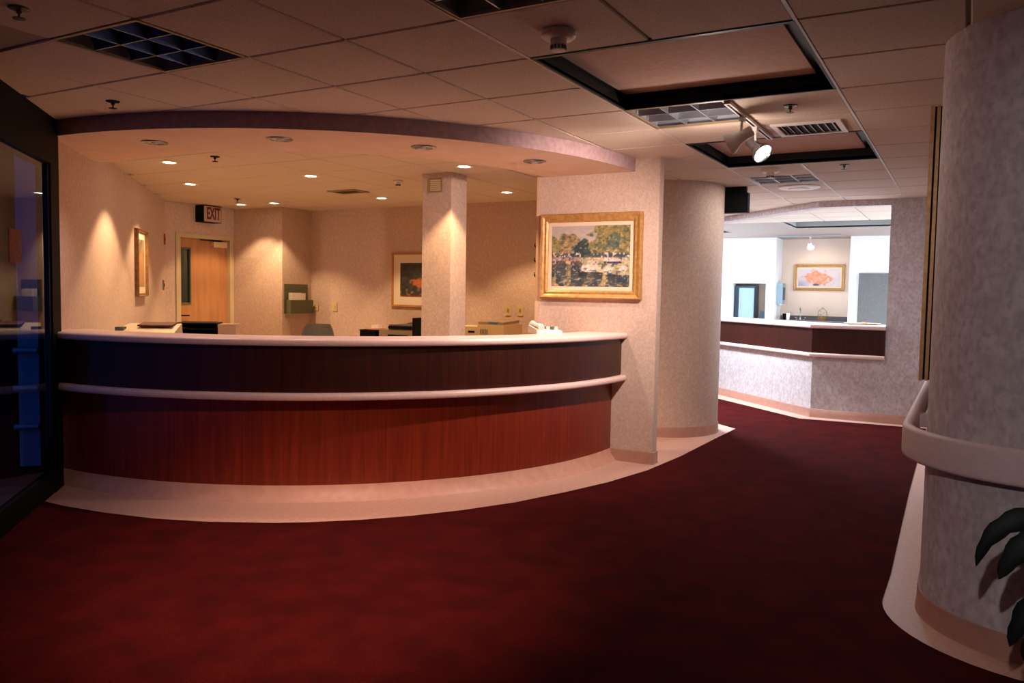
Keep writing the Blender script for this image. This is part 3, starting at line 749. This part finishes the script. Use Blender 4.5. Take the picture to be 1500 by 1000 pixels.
tall = picture('tall gold frame seen edge-on on the wall above the handrail', 1.2, 1.40, .08, .078, .05, p_pale, 12, 16, (-.1355, 5.26, 1.69), -PI/2, M_GOLD, M_MAT,
        [(.3, 0), (.3, .024), (0, .024), (0, .040), (.3, .040), (.3, .050), (0, .050), (0, .068), (.4, .068), (.6, .06), (1, .05), (1, 0)])

for sx in (-1, 1):
    for d0, d1 in ((.0, .0238), (.0402, .0498)): MB().box(sx*.594-.003, sx*.594+.003, -d1, -d0, -.695, .695).build('groove_shade', M_BLACK, tall)  # black strips stand in for the shade inside the frame's recesses
# ------------------------------------------------------------------ wall fittings
t = thing('file_holder', 'olive green wall file holder on the pier', 'file holder', (-8.249, 8.42, 1.06))
MB().box(0, .012, -.23, .22, .0, .41).build('back_plate', M_GREEN, t)
MB().box(.012, .10, -.20, .24, .0, .19).bevel(.005).build('pocket', M_GREEN, t)
for k, (y, z, a) in enumerate(((-.17, .35, 0), (-.12, .345, .02), (-.16, .335, .03))):
    tag(MB().box(-8.249+.03+.022*k, -8.249+.036+.022*k, 8.42+y, 8.42+y+.25, 1.10, 1.06+z-.06).build('paper_sheet', M_PAPER), ['white paper at the back of the green file holder', 'white paper in the middle of the green file holder', 'white paper at the front of the green file holder'][k], 'paper', 'papers in the file holder')
def plate(name, label, cat, o, u, n, w_, h_, m, knob=None, group=None):
    t = thing(name, label, cat, o, 0, group); u, n = Vector(u), Vector(n)
    MB().obox(-u*w_/2, u*w_, n*.01, Vector((0, 0, h_))).bevel(.002).build('plate', m, t)
    MB().obox(-u*.012+n*.01+Vector((0, 0, h_/2-.02)), u*.024, n*.008, Vector((0, 0, .04))).build('toggle', knob or m, t)
plate('wall_outlet', 'almond outlet plate on the back wall beside the pier', 'outlet', (-7.80, 8.729, 1.10), (1, 0, 0), (0, -1, 0), .08, .12, M_ALM)
plate('wall_outlet', 'almond plate on the back wall in the pier corner', 'outlet', (-8.15, 8.729, 1.10), (1, 0, 0), (0, -1, 0), .08, .12, M_ALM)
plate('wall_outlet', 'almond plate on the back wall above the fax, near the column', 'outlet', (-4.97, 8.729, 1.12), (1, 0, 0), (0, -1, 0), .08, .13, M_ALM, M_DKBEIGE)
plate('wall_outlet', 'almond plate on the back wall above the fax, near the end wall', 'outlet', (-4.80, 8.729, 1.12), (1, 0, 0), (0, -1, 0), .08, .13, M_ALM, M_DKBEIGE)
q = ep(-5.16, 0, 1.95); plate('fire_alarm', 'red fire alarm on the left wall beside the office door', 'fire alarm', q, ud, nd, .10, .14, M_RED)
q = ep(-5.03, 0, 1.36); plate('light_switch', 'grey switch plate on the left wall by the office door', 'switch', q, ud, nd, .09, .13, M_GREY, M_BLACK)
t = thing('wall_speaker', 'small square grille high on the square column', 'speaker', (-4.435, 6.359, 2.34))
MB().box(-.075, .075, -.012, 0, 0, .135).bevel(.003).build('frame', M_DKBEIGE, t)
for k in range(6): MB().box(-.058, .058, -.015, -.012, .016+k*.018, .028+k*.018).build('grille_slat', M_BEIGE, t)
for z, hl in ((1.82, 'uppermost'), (1.69, 'middle'), (1.56, 'lowest')):
    t = thing('coat_hook', hl+' of three small black hooks on the wall edge beside the painting', 'hook', (-3.345, 6.40, z), 0, 'black hooks on the wall edge')
    MB().box(-.006, 0, -.02, .02, -.03, .03).build('hook_plate', M_BLACK, t)
    MB().tube([(-.004, 0, .0), (-.03, 0, -.01), (-.04, 0, .01), (-.038, 0, .03)], .007).build('hook_arm', M_BLACK, t, True)

# ------------------------------------------------------------------ office equipment
def table(name, label, x0, x1, y0, y1, z):
    t = thing(name, label, 'desk', ((x0+x1)/2, (y0+y1)/2, 0)); a, b = (x1-x0)/2, (y1-y0)/2
    MB().box(-a, a, -b, b, z-.03, z).bevel(.005).build('desk_top', M_LAM, t)
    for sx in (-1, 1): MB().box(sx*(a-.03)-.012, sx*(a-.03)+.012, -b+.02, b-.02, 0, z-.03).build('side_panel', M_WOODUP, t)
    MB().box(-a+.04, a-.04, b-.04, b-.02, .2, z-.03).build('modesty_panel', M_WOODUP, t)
table('work_desk', 'low work desk along the back wall behind the reception desk', -7.2, -4.45, 8.02, 8.70, .74)
# printer on the back desk
t = thing('desk_printer', 'beige and black desk printer before the square column', 'printer', (-6.22, 8.32, .74))
MB().box(-.30, .25, -.20, .20, 0, .17).bevel(.012).build('body', M_DKBEIGE, t)
MB().box(-.16, .25, -.18, .20, .17, .235).bevel(.01).build('upper_body', M_GREY, t)
MB().box(-.15, .20, -.205, -.18, .185, .22).build('output_slot', M_BLACK, t)
MB().box(-.14, .16, -.23, -.19, .06, .11).bevel(.004).build('paper_tray', M_BLACK, t)
MB().obox((-.05, .05, .235), (.30, 0, .035), (0, .14, .02), (0, 0, .012)).build('feed_guide', M_GREEN, t)
MB().box(.23, .26, -.21, .21, 0, .33).bevel(.004).build('side_post', M_BLACK, t)
t = thing('document_box', 'black document box beside the desk printer', 'box', (-6.68, 8.25, .74))
MB().box(-.13, .12, -.16, .16, 0, .15).bevel(.006).build('box_body', M_BLACK, t)
MB().box(-.14, .13, -.17, .17, .15, .158).build('lid', M_BLACK, t)
tag(MB().box(-6.72, -6.58, 8.15, 8.33, .899, .915).build('note_pad', mat('pink_paper', (226, 150, 130), .8)), 'pink note pad lying on the black document box', 'note pad')
tag(MB().box(-6.70, -6.60, 8.19, 8.29, .9155, .955).bevel(.004).build('tissue_pack', M_PAPER), 'white packet on the pink note pad', 'packet')
t = thing('fax_machine', 'beige fax machine by the back wall, right of the column', 'fax machine', (-5.0, 8.30, .74))
MB().box(-.38, -.02, -.20, .20, 0, .255).bevel(.014).build('paper_unit', M_BEIGE, t)
MB().box(-.02, .34, -.22, .22, 0, .285).bevel(.012).build('body', M_BEIGE, t)
MB().obox((-.02, -.20, .285), (.34, 0, 0), (0, .38, .02), (0, 0, .03)).bevel(.005).build('control_panel', M_DKBEIGE, t)
MB().obox((.12, -.205, .296), (.12, 0, 0), (0, .05, .003), (0, 0, .022)).build('display', mat('display_blue', (80, 120, 140), .3), t)
MB().box(-.16, -.07, -.203, -.199, .18, .205).build('slot', M_BLACK, t)
for k in range(5): MB().box(.02+k*.022, .03+k*.022, -.223, -.219, .17, .23).build('air_slit', M_GREY, t)
MB().box(-.40, .36, -.20, .2, .0, .006).build('foot_plate', M_BLACK, t)
# telephone on the desk top
t = thing('telephone', 'white desk telephone on the counter top by the painting wall', 'telephone', (-2.93, 5.74, 1.0855), math.radians(52))
MB().faces([(-.11, -.09, 0), (.11, -.09, 0), (.11, .09, 0), (-.11, .09, 0), (-.11, -.085, .035), (.11, -.085, .025), (.11, .085, .045), (-.11, .085, .065)],
           [(3, 2, 1, 0), (4, 5, 6, 7), (0, 1, 5, 4), (1, 2, 6, 5), (2, 3, 7, 6), (3, 0, 4, 7)]).bevel(.008).build('base', M_WHITE, t)
MB().tube([(-.075, -.095, .048), (-.075, -.08, .056), (-.075, -.03, .064), (-.075, .03, .070), (-.075, .08, .074), (-.075, .095, .066)], [.026, .026, .017, .017, .026, .024], 12).build('handset', M_WHITE, t, True)
for i in range(3):
    for j in range(4): MB().box(-.01+i*.034, .014+i*.034, -.06+j*.032, -.04+j*.032, .03, .058).build('key', M_GREY if (i+j) % 2 else M_WHITE, t)
# left machine on the work surface behind the desk
t = thing('receipt_printer', 'beige flatbed machine at the left end behind the reception desk', 'office machine', (-5.60, 4.13, .745), math.radians(38))
MB().faces([(-.24, -.18, 0), (.22, -.18, 0), (.22, .18, 0), (-.24, .18, 0), (-.24, -.18, .30), (.22, -.18, .30), (.20, .16, .365), (-.20, .16, .365)],
           [(3, 2, 1, 0), (4, 5, 6, 7), (0, 1, 5, 4), (1, 2, 6, 5), (2, 3, 7, 6), (3, 0, 4, 7)]).bevel(.01).build('body', M_BEIGE, t)
for k in range(3): MB().box(.222, .226, -.12+k*.06, -.10+k*.06, .05, .28).build('rib', M_WHITE, t)
MB().box(-.23, -.17, -.10, -.02, .318, .345).build('knob_block', M_GREY, t)
tag(MB().obox((-5.66, 4.06, 1.092), (.20, .16, .0), (-.12, .15, .016), (0, 0, .012)).build('folder', mat('maroon_folder', (92, 30, 22), .7)), 'maroon folder lying on the beige flatbed machine', 'folder')
t = thing('letter_tray', 'black stacked letter tray beside the beige flatbed machine', 'letter tray', (-5.62, 4.62, .745), math.radians(38))
for k, z in enumerate((.25, .31, .355)):
    MB().box(-.20+.02*k, .16, -.12, .12, z, z+.012).build('tray_shelf', M_BLACK, t); 
MB().box(-.16, .12, .08, .12, .0, .37).build('tray_back', M_BLACK, t)
for sx in (-.18, .15): MB().box(sx, sx+.012, -.12, .12, 0, .33).build('tray_side', M_BLACK, t)
t = thing('tissue_box', 'brown carton standing beside the black letter tray', 'carton', (-5.38, 4.72, .745), math.radians(38))
MB().box(-.07, .07, -.10, .10, 0, .36).bevel(.004).build('carton_body', mat('carton', (176, 136, 104), .8), t)
MB().box(-.066, .066, -.012, .012, .36, .362).build('tape', M_DKBEIGE, t)
# swivel chair
t = thing('office_chair', 'dark grey fabric office chair behind the reception desk', 'chair', (-6.38, 6.95, 0), math.radians(205))
n = 14
bk = MB(); gridv = []
for j in range(11):
    z = .56+.46*j/10; row = []
    for i in range(n+1):
        u = -1+2*i/n; wd = .185*(1-.30*abs((j-5)/5)**3); row.append((u*wd, .20-.05*(1-u*u)+.03*((j-5)/5)**2*-1, z))
    gridv.append(row)
vs = [p for r in gridv for p in r]; W = n+1
vs2 = [(x, y+.06*(1-.4*abs(2*(k % W)/n-1)), z) for k, (x, y, z) in enumerate(vs)]; K = len(vs)
fs = []
for j in range(10):
    for i in range(n):
        a = j*W+i; fs += [(a, a+1, a+W+1, a+W), (K+a, K+a+W, K+a+W+1, K+a+1)]
for i in range(n): fs += [(i, K+i, K+i+1, i+1), (10*W+i, 10*W+i+1, K+10*W+i+1, K+10*W+i)]
for j in range(10): fs += [(j*W, (j+1)*W, K+(j+1)*W, K+j*W), (j*W+n, K+j*W+n, K+(j+1)*W+n, (j+1)*W+n)]
bk.faces(vs+vs2, fs); bk.build('backrest', M_FABRIC, t, True)
MB().prism([(x*.23, y*.23) for x, y in [(math.copysign(abs(math.cos(a))**.5, math.cos(a)), math.copysign(abs(math.sin(a))**.5, math.sin(a))) for a in [2*PI*k/24 for k in range(24)]]], .42, .49).bevel(.02).build('seat', M_FABRIC, t, True)
MB().tube([(0, .12, .43), (0, .26, .44), (0, .28, .56), (0, .25, .75)], .02).build('back_bar', M_BLACK, t, True)
MB().lathe([(.03, .06), (.03, .30), (.02, .30), (.02, .42)], 14).build('stem', M_BLACK, t, True)
for k in range(5):
    a = 2*PI*k/5; lg = MB().tube([(0, 0, .09), (.15*math.cos(a), .15*math.sin(a), .08), (.27*math.cos(a), .27*math.sin(a), .06)], [.022, .018, .014]).build('leg', M_BLACK, t, True)
    MB().lathe([(.0, -.012), (.026, -.012), (.026, .012), (0, .012)], 14, (.27*math.cos(a), .27*math.sin(a), .027), (-math.sin(a), math.cos(a), 0)).build('caster', M_BLACK, lg, True)

# ------------------------------------------------------------------ bright room contents
t = thing('sink_counter', 'grey topped sink counter in the bright room alcove', 'counter', (-2.555, 16.22, 0))
MB().box(-.64, .64, -.26, .27, .93, .97).build('counter_slab', M_GREY, t)
MB().box(-.64, .64, .25, .279, .97, 1.05).build('backsplash', M_GREY, t)
for k in range(3):
    d = MB().box(-.62+.42*k, -.21+.42*k, -.245, -.225, .1, .92).bevel(.003).build('cabinet_door', M_FARB, t)
    MB().box(-.60+.42*k, -.588+.42*k, -.26, -.245, .7, .8).build('handle', M_CHROME, d)
MB().box(-.63, .63, -.225, .27, 0, .93).build('cabinet_body', M_FARB, t)
t = thing('faucet', 'chrome gooseneck faucet on the sink counter', 'faucet', (-2.80, 16.32, .97))
MB().lathe([(.03, 0), (.03, .01), (.014, .02), (.012, .05)], 16).build('faucet_base', M_CHROME, t, True)
MB().tube([(0, 0, .02), (0, 0, .20), (0, -.02, .235), (0, -.06, .245), (0, -.10, .23), (0, -.11, .20)], .011).build('spout', M_CHROME, t, True)
for s in (-1, 1): MB().tube([(s*.07, 0, 0), (s*.07, 0, .035), (s*.10, -.02, .045)], .011).build('tap_handle', M_CHROME, t, True)
t = thing('flower_basket', 'small wicker basket with a green sprig on the far sink counter', 'basket', (-2.38, 16.20, .97))
MB().lathe([(.07, 0), (.085, .05), (.09, .09), (.08, .09), (.07, .03), (0, .02)], 18).build('basket', M_WICKER, t, True)
MB().tube([(-.085, 0, .08), (-.07, 0, .18), (0, 0, .25), (.07, 0, .18), (.085, 0, .08)], .005, 6).build('handle', M_WICKER, t, True)
m = MB()
for k in range(14):
    a = k*2.4; r = .02+.003*k; z = .09+.012*k; d = Vector((math.cos(a), math.sin(a), .3)); s_ = Vector((-math.sin(a), math.cos(a), 0))
    p = Vector((r*math.cos(a)-.02, r*math.sin(a), z)); m.faces([p, p+d*.025+s_*.014, p+d*.06, p+d*.025-s_*.014], [(0, 1, 2, 3)])
m.build('sprig', mat('sprig_green', (84, 120, 84), .6), t)
t = thing('towel_dispenser', 'steel paper towel dispenser on the alcove side wall', 'towel dispenser', (-3.209, 16.2, 1.27))
MB().box(0, .11, -.14, .14, 0, .40).bevel(.01).build('case', M_STEEL, t)
MB().box(.111, .115, -.10, .10, .08, .32).build('front_panel', M_STEELD, t)
MB().box(.03, .09, -.10, .10, -.02, .0).build('towel_edge', M_PAPER, t)
for k, (x, y, h_, m) in enumerate(((-3.06, 16.12, .12, M_BLACK), (-2.98, 16.06, .13, M_PAPER))):
    t = thing('paper_cup', ['dark cup beside the faucet in the bright room', 'white paper cup beside the faucet in the bright room'][k], 'cup', (x, y, .97))
    MB().lathe([(.026, 0), (.036, h_), (.033, h_), (.024, .006), (0, .006)], 18).build('cup_body', m, t, True)
t = thing('serving_platter', 'flat oval wooden platter on the far service counter', 'platter', (-1.06, 10.24, CTZ+.0525))
m = MB(); m.lathe([(.0, 0), (.15, 0), (.20, .012), (.205, .018), (.19, .018), (.15, .009), (0, .009)], 32)
bmesh.ops.scale(m.bm, vec=(1.0, .62, 1), verts=m.bm.verts); m.build('dish', M_PLAT, t, True)
MB().lathe([(0, .009), (.03, .009), (.035, .02), (.02, .03), (0, .031)], 14, (.02, 0, 0)).build('dip_bowl', M_DKBEIGE, t, True)
# ice machine in the pass-through
t = thing('ice_machine', 'steel ice machine standing in the bright room pass-through', 'ice machine', (-3.80, 16.20, .971))
MB().box(-.20, .18, -.15, .20, 0, .64).bevel(.02).build('cabinet', M_STEELD, t)
MB().box(-.12, .17, -.16, -.148, .02, .60).bevel(.006).build('door_panel', M_STEEL, t)
MB().box(-.10, -.09, -.18, -.16, .2, .45).build('handle', M_CHROME, t)
tag(MB().box(-3.52, -3.42, 16.05, 16.2, .971, 1.12).bevel(.005).build('coffee_canister', M_STEELD), 'small dark canister beside the ice machine', 'canister')
t = thing('partition_panel', 'grey partition panel standing against the white wall', 'partition', (-1.35, 15.88, 0))
MB().box(-.38, .40, -.05, .0, .02, 1.86).bevel(.006).build('panel', M_FARGREY, t)
for s in (-.34, .34): MB().box(s-.03, s+.03, -.20, .0, 0, .02).build('foot', M_BLACK, t)
def panel_light(x, y, sx, sy, e, label):  # unseen panels added behind header and walls to brighten the room
    t = thing('added_panel_light', label, 'ceiling light', (x, y, CZ), 0, 'added panel lights in the bright room')
    m = MB()
    for a in ((-sx, -sx+.02, -sy, sy), (sx-.02, sx, -sy, sy), (-sx+.02, sx-.02, -sy, -sy+.02), (-sx+.02, sx-.02, sy-.02, sy)): m.box(*a, -.014, .009)
    m.build('frame', M_WHITE, t)
    MB().box(-sx+.02, sx-.02, -sy+.02, sy-.02, -.008, .0).build('diffuser', M_DIFF, t)
    area('added_panel_lamp', (x, y, CZ-.016), 2*sx-.05, 2*sy-.05, e, COOL)
panel_light(-1.15, 10.36, .28, .11, E_FAR*.22, 'unseen long panel light added over the inside edge of the service counter')
panel_light(.6, 13.6, .3, .6, E_FAR, 'unseen panel light added in the right part of the bright room ceiling')
panel_light(-5.4, 14.3, .3, .6, E_FAR, 'unseen panel light added in the left part of the bright room ceiling')
tk = thing('track_light', 'far ceiling track with one white head above the flower print', 'track light')
MB().box(-3.1, -2.0, 15.38, 15.42, CZ-.02, CZ-.001).build('track', mat('track_grey', (150, 170, 174), .4), tk)
track_head(tk, (-2.52, 15.40, CZ-.02), (-2.52, 15.40, 2.36), (-2.51, 16.5, 1.75), False)
spot('far_track_lamp', (-2.52, 15.49, 2.31), (-2.51, 16.5, 1.85), 25, 70, .9, (1, .82, .62))

# ------------------------------------------------------------------ potted plant at the right edge
pl = thing('potted_plant', 'dark green potted plant with long drooping toothed leaves by the rounded wall', 'plant', (.52, 3.02, 0))
MB().lathe([(.0, .001), (.11, .001), (.15, .20), (.165, .22), (.165, .25), (.145, .25), (.13, .20), (0, .20)], 28).build('pot', M_POT, pl, True)
MB().lathe([(0, .21), (.14, .205)], 20).build('soil', M_SOIL, pl)
def bez(P, t):
    P = [Vector(p) for p in P]
    while len(P) > 1: P = [a.lerp(b, t) for a, b in zip(P, P[1:])]
    return P[0]
def leaf(P, width, face):
    """a toothed blade along a curve, its flat side turned towards the direction face"""
    m = MB(); N = 18; face = Vector(face).normalized(); vs = []
    for i in range(N+1):
        t_ = i/N; p = bez(P, t_); d = (bez(P, min(1, t_+.02))-bez(P, max(0, t_-.02))).normalized(); s_ = d.cross(face).normalized(); nn = s_.cross(d)
        wv = width*(math.sin(PI*min(1, t_*.9+.08))**.8)*(1+.09*(1 if i % 3 else -1))
        if i == N: wv = .001
        if t_ < .06: wv = .006
        vs += [p-s_*wv+nn*wv*.3, p, p+s_*wv+nn*wv*.3]
    top = len(vs); vs += [v-face*.0015 for v in vs]; fs = []
    for i in range(N):
        a = 3*i; fs += [(a, a+1, a+4, a+3), (a+1, a+2, a+5, a+4), (top+a, top+a+3, top+a+4, top+a+1), (top+a+1, top+a+4, top+a+5, top+a+2)]
    m.faces(vs, fs); return m.build('leaf', M_LEAF, pl, True)
def wl(*P): return [Vector(p)-Vector((.52, 3.02, 0)) for p in P]
leaf(wl((.47, 3.0, .62), (.26, 2.97, .82), (.09, 2.95, .74), (.062, 2.94, .56)), .034, (-.1, -1, .4))
leaf(wl((.47, 2.99, .60), (.30, 2.95, .78), (.17, 2.93, .68), (.125, 2.92, .535)), .046, (-.1, -1, .4))
leaf(wl((.48, 3.0, .50), (.34, 2.97, .60), (.19, 2.95, .48), (.165, 2.94, .32)), .045, (-.1, -1, .3))
leaf(wl((.48, 3.0, .45), (.36, 2.93, .52), (.24, 2.92, .42), (.20, 2.91, .30)), .05, (-.1, -1, .3))
leaf(wl((.48, 3.0, .66), (.36, 3.02, .92), (.24, 3.0, .86), (.20, 3.0, .74)), .034, (-.1, -1, .4))
for k in range(18):
    a = math.radians(-100+230*(k % 9)/8); z = .36+.045*k*.55; l = .34-.006*k; d = Vector((math.cos(a), math.sin(a), 0)); o = Vector((.03*d.x, .03*d.y, z))
    leaf([o, o+d*l*.45+Vector((0, 0, .18)), o+d*l*.85+Vector((0, 0, .12)), o+d*l+Vector((0, 0, -.06))], .042, d*.4+Vector((0, 0, 1)))
for k in range(3):
    a = 2.1*k+.4; MB().tube([(.03*math.cos(a), .03*math.sin(a), .20), (.05*math.cos(a), .05*math.sin(a), .45), (.03*math.cos(a+1), .03*math.sin(a+1), .76)], [.012, .009, .005], 8).build('stem', M_STEM, pl, True)
